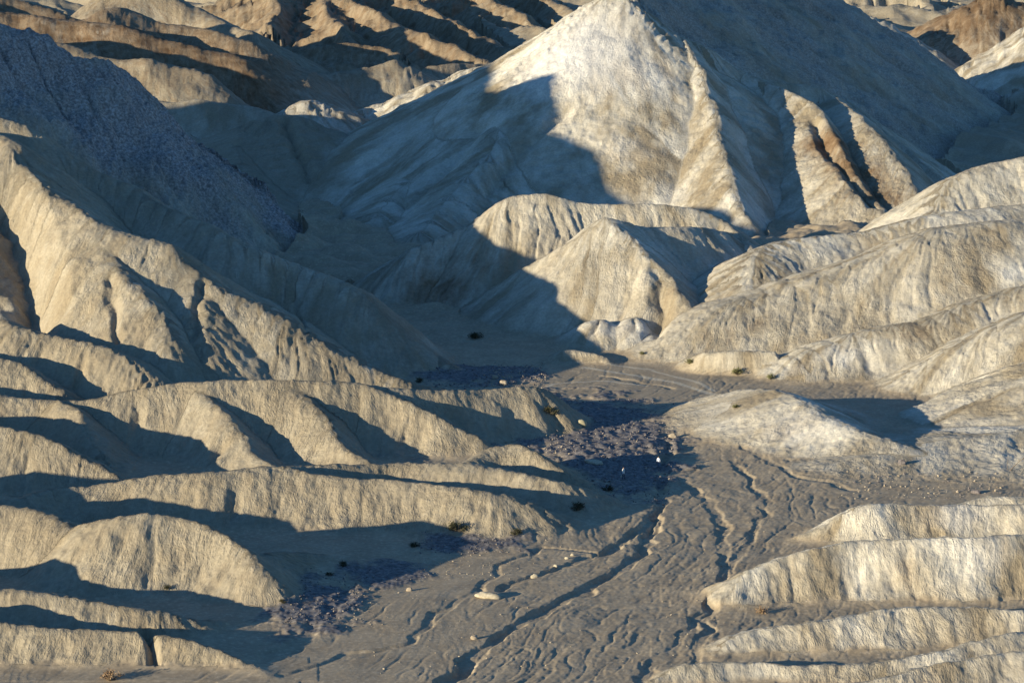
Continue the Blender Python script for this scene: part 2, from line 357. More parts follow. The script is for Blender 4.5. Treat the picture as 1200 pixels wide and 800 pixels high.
def full_terrain(X, Y):
    z, a, d, k, z2 = terrain(X, Y)
    X = X.astype(F); Y = Y.astype(F)
    hill = k >= 0
    fl = floor_z(Y).astype(F)
    hz = np.where(hill, z, z2) - fl
    soft = .5 * hz + .5 * np.sqrt(hz * hz + F(.7))
    z = np.where(hz > -8, fl + soft, z)
    par = lambda key: np.array([p[key] for p in PR] + [0.0], F)[k]
    rill = par('rill'); pale = par('pale'); brown = par('brown'); purple = par('purple')
    fl = floor_z(Y).astype(F)
    A = a + k * 37.7
    flat = sstep(.15, 1.2, hz)
    sc = 1 + np.clip((Y - 580) / 170, 0, 3.5)           # coarser relief on far ground
    h = z - fl
    gap = np.clip(z - np.maximum(z2, fl), 0, 50)
    ramp = sstep(.3, 7, d) * sstep(0, 2.5, gap)
    rr = sstep(0, .8, gap)
    # gullies running down the slopes
    n1 = perlin(A / (6 * sc), d / (34 * sc), 11); n1b = perlin(A / (11 * sc), d / (60 * sc), 12)
    z = z - hill * rill * ramp * sc * (.65 * np.clip(1 - np.abs(n1) * 2.6, 0, 1) ** 2 + .75 * np.clip(1 - np.abs(n1b) * 3.0, 0, 1) ** 2)
    z = z + hill * rill * rr * (.17 * sc * perlin(A / (2.3 * sc), d / (10 * sc), 13) * sstep(.3, 4, d) + .13 / sc * perlin(A / (.95 * sc), d / (2.0 * sc), 14) * sstep(0, 1.0, d))
    z = z + hill * rr * (.12 * perlin(X / 8, Y / 8, 15) + .12 * perlin(X / 2.2, Y / 2.2, 16) + .10 * perlin(X / .9, Y / .9, 17))
    for P, w, dp in CUTW:
        q = seg_dist(P, X + .8 * perlin(X / 4, Y / 4, 18), Y + .8 * perlin(X / 4, Y / 4, 19))
        z = z - hill * dp * (np.clip(1 - q / w, 0, 1) ** 1.3 if dp > 0 else (1 - sstep(0, w, q)))
    # blocky purple rock
    pb = np.abs(perlin(X / 2.6, Y / 3.4, 21)) + .6 * np.abs(perlin(X / 1.2, Y / 1.6, 22))
    z = z + hill * purple * (.85 * pb + 2.6 * perlin(X / 17, Y / 17, 23) + 1.5 * perlin(X / 7, Y / 7, 24))
    # far country
    def blur(A_, n=9):
        for ax in (0, 1):
            for _ in range(2):
                P_ = np.pad(A_, [(n, n) if a2 == ax else (0, 0) for a2 in (0, 1)], mode='edge')
                C_ = np.cumsum(P_, axis=ax, dtype=np.float64); C_ = np.concatenate([np.zeros_like(np.take(C_, [0], ax)), C_], ax)
                w_ = 2 * n + 1
                A_ = ((np.take(C_, range(w_, C_.shape[ax]), ax) - np.take(C_, range(0, C_.shape[ax] - w_), ax)) / w_).astype(F)
        return A_
    pale, brown = blur(pale), blur(brown)
    for c_, rad, dp_, db_ in SPOTW:
        q = ((X - F(c_[0])) ** 2 + (Y - F(c_[1])) ** 2 + (z - F(c_[2])) ** 2) / F(rad * rad)
        w_ = np.exp(-q * 1.2) * hill
        pale = pale + dp_ * w_; brown = brown + db_ * w_
    fw = sstep(640, 780, Y)
    rid = 1 - np.abs(perlin((X * .8 + Y * .45) / 60, (Y * .8 - X * .5) / 140, 31)) * 2
    rid2 = 1 - np.abs(perlin((X * .8 + Y * .5) / 24, (Y * .8 - X * .5) / 60, 32)) * 2
    z = z + fw * (9 * np.clip(rid, 0, 1) + 3.5 * rid2 + 1.2 * perlin(X / 11, Y / 11, 33) + .5 * perlin(X / 5, Y / 5, 34)) * np.where(hill, .35, 1)
    # floor of the wash
    wash = (1 - sstep(.25, .95, h + .35 * perlin(X / 3, Y / 3, 64))) * (1 - fw)
    zz, wa, wd = eval_prim(WASH, X, Y)
    al = Y * F(.93) + X * F(.36) + 4.0 * perlin(X / 26, Y / 26, 41); cr = X * F(.93) - Y * F(.36) + 4.5 * perlin(X / 28, Y / 28, 42)
    cr = cr + .7 * perlin(X / 7, Y / 7, 43) + .3 * perlin(X / 2.4, Y / 2.4, 65); al = al + 1.0 * perlin(X / 6, Y / 6, 66)
    ruf = sstep(-.3, .3, .6 * perlin(X / 30, Y / 30, 50) + .45 * perlin(X / 9, Y / 9, 60) + np.clip((X - 2 - (Y - 280) * .25) / 14, -.5, .6))
    def steps(h_):
        f_ = np.floor(h_); return f_ + sstep(.78, 1.0, h_ - f_)
    t1 = steps(3.0 * (perlin(al / 22, cr / 5.5, 44) + .5 * perlin(al / 10, cr / 2.6, 45)))
    t2 = steps(3.4 * (perlin(al / 8, cr / 2.4, 46) + .5 * perlin(al / 3.6, cr / 1.3, 62)))
    ck1 = np.clip(1 - np.abs(perlin(al / 26, cr / 4.2, 72)) * 11, 0, 1); ck2 = np.clip(1 - np.abs(perlin(al / 11, cr / 2.3, 73) + .08) * 9, 0, 1); ck3 = np.clip(1 - np.abs(perlin(al / 5, cr / 1.5, 74) - .1) * 7, 0, 1)
    zw = .022 * t1 + (.004 + .016 * ruf) * t2 - (.075 + .02 * ruf) * ck1 * sstep(-.2, .3, perlin(X / 13, Y / 13, 75)) - (.012 + .05 * ruf) * ck2 - .03 * ruf * ck3 + (.002 + .016 * ruf) * perlin(al / 1.6, cr / .95, 47) + (.002 + .02 * ruf) * perlin(X / .55, Y / .55, 48)
    zw = zw + .07 * perlin(X / 20, Y / 20, 49)
    hum = sstep(455, 500, Y) * (1 - fw)
    z = z + hum * (1 - hill) * (4.5 * np.abs(perlin(X / 16, Y / 16, 67)) * sstep(490, 530, Y) + 1.0 * np.abs(perlin(X / 7, Y / 7, 76)) + .8 * perlin(X / 22, Y / 22, 68) + .4 * np.abs(perlin(X / 3.5, Y / 3.5, 69)))
    trail = np.zeros_like(z)
    for pts, hw in TRAIL:
        trail = np.maximum(trail, 1 - sstep(hw * .5, hw, seg_dist(gpoly(pts), X + .5 * perlin(X / 4, Y / 4, 70), Y + .8 * perlin(X / 4, Y / 4, 71))))
    grav = np.zeros_like(z)
    for (u, v, ru, rv, hh) in GRAV:
        c = gnd(u, v); c2 = gnd(u + ru, v); c3 = gnd(u, v - rv)
        q = np.sqrt(((X - c[0]) / abs(c2[0] - c[0])) ** 2 + ((Y - c[1]) / abs(c3[1] - c[1])) ** 2) + .45 * fbm(X / 6, Y / 6, 4, 51, .6)
        g = 1 - sstep(.6, 1.15, q)
        grav = np.maximum(grav, g); zw = zw + hh * g * (1 + .5 * perlin(X / 1.6, Y / 1.6, 53))
    zw = zw + grav * (.10 * np.abs(perlin(X / 2.1, Y / 2.5, 54)) + .06 * perlin(X / .5, Y / .7, 55))
    for pts, hw, dep in CHAN:
        P = gpoly(pts)
        dd = seg_dist(P, X + 1.0 * perlin(X / 5, Y / 5, 56) + .3 * perlin(X / 1.5, Y / 1.5, 58), Y + 1.6 * perlin(X / 5, Y / 5, 57))
        zw = zw - dep * .42 * (.45 + .9 * np.clip(perlin(X / 9, Y / 9, 59) + .35, 0, 1)) * (1 - sstep(hw * .5, hw * 1.0, dd * (1 + .3 * perlin(X / 3, Y / 3, 61))))
    z = z + wash * zw
    A = np.where(hill, A, cr + 300); d = np.where(hill, d, al)
    grav = grav * wash
    return z, a, d, k, dict(pale=pale, brown=brown, purple=purple, wash=wash, gravel=grav, trail=trail * wash), A

# ------------------------------------------------------------------ materials
def mat_ground():
    m = bpy.data.materials.new("badland_clay"); m.use_nodes = True
    nt = m.node_tree; nt.nodes.clear()
    N = lambda t, **kw: _set(nt.nodes.new(t), kw)
    def _set(n, kw):
        for k_, v_ in kw.items(): setattr(n, k_, v_)
        return n
    L = nt.links.new
    out = N("ShaderNodeOutputMaterial"); bsdf = N("ShaderNodeBsdfPrincipled")
    bsdf.inputs['Roughness'].default_value = .92
    bsdf.inputs['Specular IOR Level'].default_value = .15
    L(bsdf.outputs[0], out.inputs[0])
    geo = N("ShaderNodeNewGeometry"); 
    def attr(name):
        n = N("ShaderNodeAttribute"); n.attribute_name = name; return n
    def noise(vec, scale, det=4, rough=.55):
        n = N("ShaderNodeTexNoise"); n.inputs['Scale'].default_value = scale
        n.inputs['Detail'].default_value = det; n.inputs['Roughness'].default_value = rough
        L(vec, n.inputs['Vector']); return n.outputs[0]
    def ramp(x, lo, hi):
        n = N("ShaderNodeMapRange"); n.inputs[1].default_value = lo; n.inputs[2].default_value = hi; L(x, n.inputs[0]); return n.outputs[0]
    def math_(op, a, b):
        n = N("ShaderNodeMath", operation=op)
        for i, v in enumerate((a, b)):
            if isinstance(v, (int, float)): n.inputs[i].default_value = v
            else: L(v, n.inputs[i])
        n.use_clamp = False
        return n.outputs[0]
    def mix(f, a, b):
        n = N("ShaderNodeMix", data_type='RGBA')
        if isinstance(f, (int, float)): n.inputs[0].default_value = f
        else: L(f, n.inputs[0])
        for i, v in ((6, a), (7, b)):
            if isinstance(v, tuple): n.inputs[i].default_value = (*v, 1)
            else: L(v, n.inputs[i])
        return n.outputs[2]
    pos = geo.outputs['Position']
    flow = attr('flow').outputs['Vector']
    st = N("ShaderNodeMapping"); st.inputs['Scale'].default_value = (1, .45, 1); L(flow, st.inputs[0]); fl = st.outputs[0]
    n_big = noise(pos, .035, 3); n_mid = noise(pos, .22, 5, .6); n_fine = noise(pos, 1.6, 6, .65)
    f_mid = noise(fl, .45, 4, .6); f_fine = noise(fl, 1.9, 5, .65)
    f_big = noise(fl, .11, 4, .6)
    tan = mix(ramp(n_big, .35, .65), (.305, .25, .168), (.365, .305, .21))
    tan = mix(ramp(f_big, .52, .72), tan, (.29, .225, .138))
    tan = mix(ramp(f_mid, .40, .70), tan, (.29, .232, .152))
    pale_f = math_('ADD', attr('pale').outputs['Fac'], math_('SUBTRACT', math_('MULTIPLY', n_mid, .9), .5))
    pale_f = ramp(pale_f, .0, .8)
    pale_f = math_('MULTIPLY', pale_f, ramp(f_big, .62, .40))
    col = mix(pale_f, tan, (.64, .575, .45))
    wh = ramp(math_('ADD', attr('pale').outputs['Fac'], math_('MULTIPLY', n_mid, .5)), 1.15, 2.3)
    col = mix(wh, col, (.74, .70, .63))
    br_f = ramp(math_('ADD', attr('brown').outputs['Fac'], math_('SUBTRACT', math_('MULTIPLY', f_mid, .9), .6)), .05, .6)
    col = mix(br_f, col, mix(ramp(n_mid, .35, .65), (.13, .075, .037), (.26, .175, .10)))
    pu = attr('purple').outputs['Fac']
    pucol = mix(ramp(n_fine, .40, .64), (.225, .19, .165), (.43, .38, .335))
    pu_f = math_('MULTIPLY', pu, ramp(n_big, .70, .45))
    col = mix(pu_f, col, pucol)
    w = attr('wash').outputs['Fac']
    wcol = mix(ramp(n_mid, .35, .65), (.325, .25, .16), (.40, .315, .205))
    wcol = mix(ramp(n_fine, .55, .75), wcol, (.46, .37, .25))
    wcol = mix(math_('MULTIPLY', attr('trail').outputs['Fac'], .8), wcol, (.58, .49, .34))
    col = mix(w, col, wcol)
    g = attr('gravel').outputs['Fac']
    gcol = mix(ramp(n_fine, .38, .70), (.09, .083, .085), (.25, .225, .205))
    col = mix(math_('MULTIPLY', g, .95), col, gcol)
    fine = mix(ramp(n_fine, .3, .7), (.78, .78, .78), (1.12, 1.12, 1.12))
    mul = N("ShaderNodeMix", data_type='RGBA', blend_type='MULTIPLY'); mul.inputs[0].default_value = 1
    L(col, mul.inputs[6]); L(fine, mul.inputs[7])
    L(mul.outputs[2], bsdf.inputs['Base Color'])
    # crumbly crust
    fleck = noise(fl, 3.6, 3, .6)
    amp = ramp(n_mid, .38, .62)
    hgt = math_('ADD', math_('MULTIPLY', f_fine, math_('ADD', math_('MULTIPLY', amp, .55), .25)), math_('MULTIPLY', n_fine, .25))
    hgt = math_('ADD', hgt, math_('MULTIPLY', fleck, .30))
    hgt = math_('MULTIPLY', hgt, math_('ADD', .45, math_('MULTIPLY', ramp(noise(pos, .06, 3), .35, .65), .85)))
    b = N("ShaderNodeBump"); b.inputs['Strength'].default_value = 1.0; b.inputs['Distance'].default_value = .46
    L(hgt, b.inputs['Height']); L(math_('SUBTRACT', 1.0, math_('MULTIPLY', w, .85)), b.inputs['Strength']); L(b.outputs[0], bsdf.inputs['Normal'])
    return m
M_GROUND = mat_ground()

# ------------------------------------------------------------------ terrain meshes
LABEL = {
 'wash': ('wash_bed', 'grey-brown braided dry wash winding through the valley'),
 'fl1': ('ridge', 'low tan clay ridge in the bottom left corner'),
 'fl2': ('ridge', 'low half-shaded ridge just behind the bottom left corner ridge'),
 'fl3a': ('hill', 'tan clay spur at the left edge beside the rounded lit mound'),
 'fl3b': ('hill', 'rounded sunlit clay mound in the near left foreground'),
 'fl4': ('ridge', 'long low tan ridge behind the rounded mound on the left'),
 'fl4a': ('ridge', 'low ridge with a small pointed knoll beside the dark gravel'),
 'fl5': ('ridge', 'ribbed clay ridge with diagonal shaded gullies on the left'),
 'fl6': ('ridge', 'small lit spur at the left edge below the ribbed ridge'),
 'lhd': ('hill', 'small lit shoulder at the left edge above the ribbed ridge'),
 'lhc': ('hill', 'rounded lit knob under the big left hill'),
 'lhb': ('hill', 'big fluted tan hill on the left, sunlit face towards the viewer'),
 'lha': ('hill', 'shaded ridge right behind the big left hill'),
 'ph': ('hill', 'rough purplish rocky hill in shade at the upper left'),
 'lb': ('hill', 'smooth shaded hill at the head of the side valley'),
 'pk': ('mountain', 'tall pale pyramid peak with a sunlit face and fluted spurs'),
 'pk2': ('mountain', 'long dark shaded flank right of the pale peak'),
 'mh': ('hill', 'half-shaded conical clay hill in front of the tall peak'),
 'wm': ('hill', 'small white mound at the foot of the conical hill'),
 'rh1': ('hill', 'pale rounded hill crest behind the large right dome'),
 'rht': ('hill', 'pale hilltop at the right edge below the dark flank'),
 'rh2': ('hill', 'large smooth rounded tan dome on the right'),
 'rh3': ('hill', 'rounded hump in front of the large right dome'),
 'rh4': ('hill', 'pale slope right of the rounded hump at the right edge'),
 'rh5': ('hill', 'low crumbly pale slope at the right edge above the hollow'),
 'rf': ('hill', 'low pale mound at the bend of the wash beside the shaded hollow'),
 'fr1': ('ridge', 'broad cream clay ridge at the right foreground, tip in the wash'),
 'fr2': ('ridge', 'cream clay ridge just behind the broad right foreground ridge'),
 'fr2b': ('ridge', 'small cream ridge crest at the right edge below the driftwood'),
 'fr3': ('ridge', 'cream clay ridge in front of the broad right foreground ridge'),
 'fr4': ('ridge', 'low cream ridge in the bottom right corner with narrow tip'),
 'fr5': ('ridge', 'bottommost cream ridge in the right corner'),
 'fw': ('ridge', 'sunlit pale ridge behind the left shoulder of the peak'),
 'fb1': ('ridge', 'dark brown rocky ridge at the far upper left'),
 'fc1': ('ridge', 'thin sunlit tan ridge below the dark brown far ridge'),
 'fc2': ('ridge', 'low greenish-grey ridge behind the rocky purplish hill'),
 'fb2': ('ridge', 'tan ridge behind the dark brown rocky ridge'),
 'fb3': ('ridge', 'far sunlit tan ridge at the top left'),
 'fb4': ('mountain', 'brown ribbed mountainside at the top left of the peak'),
 'fb5': ('hill', 'low brown hills below the brown ribbed mountainside'),
 'fr8': ('hill', 'brown cone hill at the top right corner'),
 'fr9': ('hill', 'white hill at the right edge below the brown cone'),
 'fr10': ('hill', 'small white lit knob on the far dark flank'),
 'fr11': ('mountain', 'far pale mountainside along the top right edge'),
 'far': ('terrain', 'far rolling badlands beyond the peak'),
 'vp': ('terrain', 'surrounding badlands outside the valley'),
}
def build_mesh(name, V, Fc, attrs, label):
    used, inv = np.unique(Fc, return_inverse=True)
    V = V[used]; Fc = inv.reshape(-1, 4).astype(np.int32)
    me = bpy.data.meshes.new(name)
    me.vertices.add(len(V)); me.vertices.foreach_set('co', V.astype(F).ravel())
    nf = len(Fc)
    me.loops.add(nf * 4); me.loops.foreach_set('vertex_index', Fc.ravel())
    me.polygons.add(nf); me.polygons.foreach_set('loop_start', np.arange(0, nf * 4, 4, dtype=np.int32))
    me.polygons.foreach_set('use_smooth', np.ones(nf, bool))
    for k_, v_ in attrs.items():
        if v_.ndim == 1:
            at = me.attributes.new(k_, 'FLOAT', 'POINT'); at.data.foreach_set('value', v_[used].astype(F))
        else:
            at = me.attributes.new(k_, 'FLOAT_VECTOR', 'POINT'); at.data.foreach_set('vector', v_[used].astype(F).ravel())
    me.update()
    me.materials.append(M_GROUND)
    o = bpy.data.objects.new(name, me); scene.collection.objects.link(o)
    o['kind'] = 'structure'; o['label'] = label
    return o

def grid_faces(nr, nc):
    i = np.arange(nr * nc, dtype=np.int32).reshape(nr, nc)
    return np.stack([i[:-1, :-1], i[:-1, 1:], i[1:, 1:], i[1:, :-1]], -1).reshape(-1, 4)

def pack(X, Y, z, a, d, k, at, A):
    V = np.stack([X, Y, z], -1).reshape(-1, 3)
    at = {kk: vv.reshape(-1) for kk, vv in at.items()}
    at['flow'] = np.stack([A, d, k.astype(F)], -1).reshape(-1, 3)
    return V, at

Yr = []
y_ = 228.0
while y_ < 1720:
    Yr.append(y_); y_ *= 1.0011 if y_ < 700 else (1.0022 if y_ < 800 else 1.0040)
Yr = np.array(Yr); Yr = Yr[:len(Yr) // 8 * 8]
TXW = .262
tx = np.linspace(-TXW, TXW, 1008)
X = tx[None, :] * Yr[:, None]; Y = np.repeat(Yr[:, None], len(tx), 1)
ZT, a_, d_, k_, at_, A_ = full_terrain(X, Y)
V, at = pack(X, Y, ZT, a_, d_, k_, at_, A_)
Fc = grid_faces(*X.shape)
gnames = [p['g'] for p in PR]
gl = list(dict.fromkeys(gnames)) + ['wash', 'far']
gid = np.array([gl.index(g) for g in gnames] + [gl.index('wash')])
vg = gid[k_].reshape(-1)
vg = np.where((k_.reshape(-1) < 0) & (V[:, 1] > 640), gl.index('far'), vg)
fg = vg[Fc[:, 0]]
for gi, g in enumerate(gl):
    if g == 'vp': continue
    m = fg == gi
    if m.sum() < 4: continue
    nm, lb = LABEL[g]
    build_mesh(nm, V, Fc[m], at, lb)

def height_at(x, y):
    """terrain height (bilinear on the fine grid)"""
    ry = np.interp(y, Yr, np.arange(len(Yr))); cx = (x / y + TXW) / (2 * TXW) * (len(tx) - 1)
    i = int(min(max(ry, 0), len(Yr) - 2)); j = int(min(max(cx, 0), len(tx) - 2)); fi = ry - i; fj = cx - j
    return float((ZT[i, j] * (1 - fj) + ZT[i, j + 1] * fj) * (1 - fi) + (ZT[i + 1, j] * (1 - fj) + ZT[i + 1, j + 1] * fj) * fi)

def hit(u, v, y0=232.0):
    """first terrain point seen through a photo pixel"""
    prev = None
    for yy in np.arange(y0, 1600, .4):
        x, _, z = pix(u, v, yy)
        if height_at(x, yy) > z:
            return Vector((x, yy, height_at(x, yy)))
    return None

# ground outside the view, coarse
cxs = np.linspace(-900, 820, 216); cys = np.linspace(-300, 2100, 304)
CX, CY = np.meshgrid(cxs, cys)
cz, ca, cd, ck, cat, cA = full_terrain(CX, CY)
inside = (np.abs(CX) < TXW * CY - 1) & (CY > 229) & (CY < Yr[-1] - 1)
cz = np.where(inside, cz - 3.0, cz)
V2, at2 = pack(CX, CY, cz, ca, cd, ck, cat, cA)
F2 = grid_faces(*CX.shape)
F2 = F2[~inside.reshape(-1)[F2].all(1)]
build_mesh('terrain', V2, F2, at2, LABEL['vp'][1])
#OBJECTS

# ------------------------------------------------------------------ small things
def simple_mat(name, c1, c2, scale=6.0, rough=.9, bump=.3):
    m = bpy.data.materials.new(name); m.use_nodes = True
    nt = m.node_tree; b = nt.nodes['Principled BSDF']
    b.inputs['Roughness'].default_value = rough; b.inputs['Specular IOR Level'].default_value = .2
    tc = nt.nodes.new('ShaderNodeTexCoord'); n = nt.nodes.new('ShaderNodeTexNoise'); n.inputs['Scale'].default_value = scale; n.inputs['Detail'].default_value = 5
    r = nt.nodes.new('ShaderNodeValToRGB'); r.color_ramp.elements[0].position = .35; r.color_ramp.elements[1].position = .65
    r.color_ramp.elements[0].color = (*c1, 1); r.color_ramp.elements[1].color = (*c2, 1)
    bp = nt.nodes.new('ShaderNodeBump'); bp.inputs['Strength'].default_value = bump; bp.inputs['Distance'].default_value = .05
    nt.links.new(tc.outputs['Object'], n.inputs['Vector']); nt.links.new(n.outputs[0], r.inputs[0]); nt.links.new(r.outputs[0], b.inputs['Base Color'])
    nt.links.new(n.outputs[0], bp.inputs['Height']); nt.links.new(bp.outputs[0], b.inputs['Normal'])
    return m
M_DARKLEAF = simple_mat('dark_scrub_leaf', (.035, .036, .018), (.075, .070, .035), 9)
M_OLIVE = simple_mat('olive_scrub_leaf', (.11, .115, .045), (.21, .19, .08), 9)
M_DRY = simple_mat('dry_brush', (.20, .12, .065), (.34, .23, .13), 9)
M_STEM = simple_mat('scrub_stem', (.10, .075, .05), (.19, .15, .10), 12)
M_WOOD = simple_mat('grey_driftwood', (.12, .09, .065), (.24, .19, .14), 14)
M_PALE = simple_mat('pale_boulder', (.36, .30, .20), (.50, .43, .31), 3)
M_YEL = simple_mat('yellow_boulder', (.34, .29, .17), (.42, .36, .22), 3)
M_TAN = simple_mat('tan_boulder', (.28, .22, .15), (.40, .33, .24), 3)
M_GREY = simple_mat('dark_stone', (.10, .085, .08), (.22, .19, .175), 3)

def mesh_obj(name, verts, faces, mat, parent=None, smooth=False):
    me = bpy.data.meshes.new(name); me.from_pydata(verts, [], faces); me.update()
    if smooth: me.polygons.foreach_set('use_smooth', [True] * len(me.polygons))
    me.materials.append(mat)
    o = bpy.data.objects.new(name, me); scene.collection.objects.link(o)
    if parent: o.parent = parent
    return o
def tag(o, label, cat, group=None):
    o['label'] = label; o['category'] = cat
    if group: o['group'] = group
    return o

def ground_px(u, v):
    p = hit(u, v)
    return p

def tube(path, radii, n=5):
    """tapered tube through points"""
    V_, F_ = [], []
    for i, (p, r) in enumerate(zip(path, radii)):
        d = (path[min(i + 1, len(path) - 1)] - path[max(i - 1, 0)]).normalized()
        a = d.orthogonal().normalized(); b = d.cross(a)
        for k in range(n):
            t = 2 * math.pi * k / n
            V_.append(p + (a * math.cos(t) + b * math.sin(t)) * r)
        if i:
            o0 = (i - 1) * n; o1 = i * n
            for k in range(n): F_.append((o0 + k, o0 + (k + 1) % n, o1 + (k + 1) % n, o1 + k))
    return V_, F_

def make_shrub(seed, leafmat, leaves=620, flat=.72):
    rnd = random.Random(seed)
    root = bpy.data.objects.new('shrub', None); scene.collection.objects.link(root)
    SV, SF, LV, LF = [], [], [], []
    for i in range(26):
        az = rnd.uniform(0, 2 * math.pi); el = math.radians(rnd.uniform(18, 82)); ln = rnd.uniform(.7, 1.05)
        tip = Vector((math.cos(az) * math.cos(el), math.sin(az) * math.cos(el), math.sin(el) * flat)) * ln
        mid = tip * .5 + Vector((rnd.uniform(-.1, .1), rnd.uniform(-.1, .1), rnd.uniform(0, .1)))
        v, f = tube([Vector((tip.x * .06, tip.y * .06, -.08)), mid, tip], [.022, .014, .005], 4)
        b = len(SV); SV += v; SF += [tuple(b + q for q in ff) for ff in f]
        for j in range(leaves // 26):
            t = rnd.uniform(.35, 1.05)
            c = (mid * 2 * t if t < .5 else mid.lerp(tip, (t - .5) * 2)) + Vector((rnd.gauss(0, .09), rnd.gauss(0, .09), rnd.gauss(0, .07)))
            if c.z < 0: c.z = abs(c.z) * .5
            n_ = Vector((rnd.gauss(0, 1), rnd.gauss(0, 1), rnd.gauss(0, 1))).normalized(); a = n_.orthogonal().normalized(); bb = n_.cross(a)
            l, w = rnd.uniform(.05, .11), rnd.uniform(.02, .045)
            k = len(LV); LV += [c - a * l, c + bb * w, c + a * l, c - bb * w]; LF.append((k, k + 1, k + 2, k + 3))
    mesh_obj('stems', SV, SF, M_STEM, root); mesh_obj('foliage', LV, LF, leafmat, root)
    return root
def copy_tree(o):
    c = o.copy(); scene.collection.objects.link(c)
    for ch in o.children:
        d = ch.copy(); scene.collection.objects.link(d); d.parent = c
    return c

protos = {}
SHRUBS = [  # base pixel, width px, kind, label
    (536,622,27,'d','largest dark shrub below the long low ridge on the left'),
    (605,626,15,'d','dark shrub right of the largest one, at the tip of the low ridge'),
    (486,641,14,'d','small dark shrub left of the largest shrub, on shaded sand'),
    (402,663,14,'d','dark round shrub upslope of the left gravel patch'),
    (386,674,9,'d','tiny dark shrub just below the round one above the left gravel patch'),
    (677,598,19,'d','dark shrub at the foot of the pointed knoll by the wash'),
    (712,575,15,'d','low dark shrub left below the walker in the light top'),
    (645,485,21,'d','dark shrub at the tip of the ribbed ridge'),
    (558,397,17,'d','dark shrub on the shaded bank of the upper wash'),
    (491,448,11,'d','small dark shrub on the shaded flat behind the ribbed ridge'),
    (196,692,12,'d','small dark shrub at the shadow edge under the rounded mound'),
    (331,706,10,'d','tiny dark shrub at the right toe of the rounded mound'),
    (808,428,14,'o','olive bush at the foot of the large right dome, leftmost of the olive row'),
    (864,440,15,'o','olive bush under the cut bank of the right dome'),
    (903,444,13,'o','olive bush at the right end of the cut bank'),
    (752,416,8,'o','small olive bush at the foot of the conical hill'),
    (862,478,10,'o','small green bush in the notch of the low pale mound'),
    (130,798,30,'y','dry reddish brush at the bottom left edge'),
    (892,718,20,'y','dry rusty brush between the right foreground ridges'),
]
kinds = {'d': (M_DARKLEAF, 3), 'o': (M_OLIVE, 5), 'y': (M_DRY, 8)}
srnd = random.Random(4)
for (u, v, w, kd, lb) in SHRUBS:
    p = ground_px(u, v)
    if p is None: continue
    if kd not in protos:
        o = protos[kd] = make_shrub(kinds[kd][1], kinds[kd][0], 620 if kd != 'y' else 320)
    else:
        o = copy_tree(protos[kd])
    rad = w / FPX * p.y / 2 * 1.25
    o.location = p + Vector((0, 0, -.02)); o.scale = (rad * srnd.uniform(.9, 1.15), rad * srnd.uniform(.9, 1.15), rad * srnd.uniform(.95, 1.2)); o.rotation_euler = (0, 0, srnd.uniform(0, 6.28))
    tag(o, lb, 'shrub', 'desert shrubs along the wash')

def rock_mesh(seed, sx, sy, sz, sub=3):
    bm = bmesh.new(); bmesh.ops.create_icosphere(bm, subdivisions=sub, radius=1)
    off = Vector((seed * 3.7, seed * 1.3, seed * 2.9))
    for v in bm.verts:
        c = v.co.copy()
        n = mnoise.noise(c * .9 + off) * .34 + mnoise.noise(c * 2.3 + off) * .16 + mnoise.noise(c * 5 + off) * .06
        q = c * (1 + n)
        q.z = max(q.z, -.55); m_ = max(abs(c.x), abs(c.y), abs(c.z))
        q = q * (.75 + .25 / m_)
        v.co = Vector((q.x * sx, q.y * sy, q.z * sz))
    return bm
BOULD = [  # base pixel, length px, height px, depth m, tilt, mat, label
    (571,700,29,8,.8,.12,M_PALE,'long pale slab of rock lying in the wash'),
    (626,677,9,6,.45,0,M_PALE,'small pale rock right above the long slab in the wash'),
    (651,664,5,3.5,.3,.1,M_PALE,'white rock upstream of the small pale rock, beside a channel'),
    (664,655,5,3.5,.3,-.1,M_PALE,'white rock second up the channel from the small pale rock'),
    (671,651,5,3.5,.3,0,M_PALE,'topmost white rock along the channel above the pale slab'),
    (590,451,9,6,.8,0,M_TAN,'sunlit tan boulder on the dark gravel behind the ribbed ridge'),
    (580,444,7,5,.7,0,M_TAN,'tan boulder left behind the sunlit one on the dark gravel'),
    (682,499,11,8,.8,.2,M_YEL,'yellowish boulder at the left end of the lit gravel bar'),
    (696,543,24,5,.8,.05,M_PALE,'flat pale slab lying on shaded gravel left of the walkers'),
    (788,513,10,7,.7,0,M_TAN,'tan rock at the right end of the shaded gravel by the channel'),
    (556,749,9,6,.5,0,M_TAN,'tan rock on the sand bar left of the big channel'),
    (1143,578,12,6,.6,0,M_GREY,'dark stone on the flat above the right foreground ridges'),
    (1057,545,9,7,.6,0,M_GREY,'dark stone below the shaded hollow on the right'),
    (480,692,7,5,.4,0,M_TAN,'small tan rock on the gravel rim above the sand bar'),
]
for i, (u, v, w, h, dep, tilt, mt, lb) in enumerate(BOULD):
    p = ground_px(u, v)
    if p is None: continue
    s_ = p.y / FPX
    bm = rock_mesh(i + 1, w * s_ / 2, dep / 2 * max(1, w * s_ / 2.2), h * s_ * .62)
    me = bpy.data.meshes.new('boulder'); bm.to_mesh(me); bm.free()
    me.polygons.foreach_set('use_smooth', [True] * len(me.polygons)); me.materials.append(mt)
    o = bpy.data.objects.new('boulder', me); scene.collection.objects.link(o)
    o.location = p + Vector((0, 0, h * s_ * .22)); o.rotation_euler = (0, tilt, -.15 + .3 * math.sin(i * 2.1))
    tag(o, lb, 'rock', 'boulders in the wash')

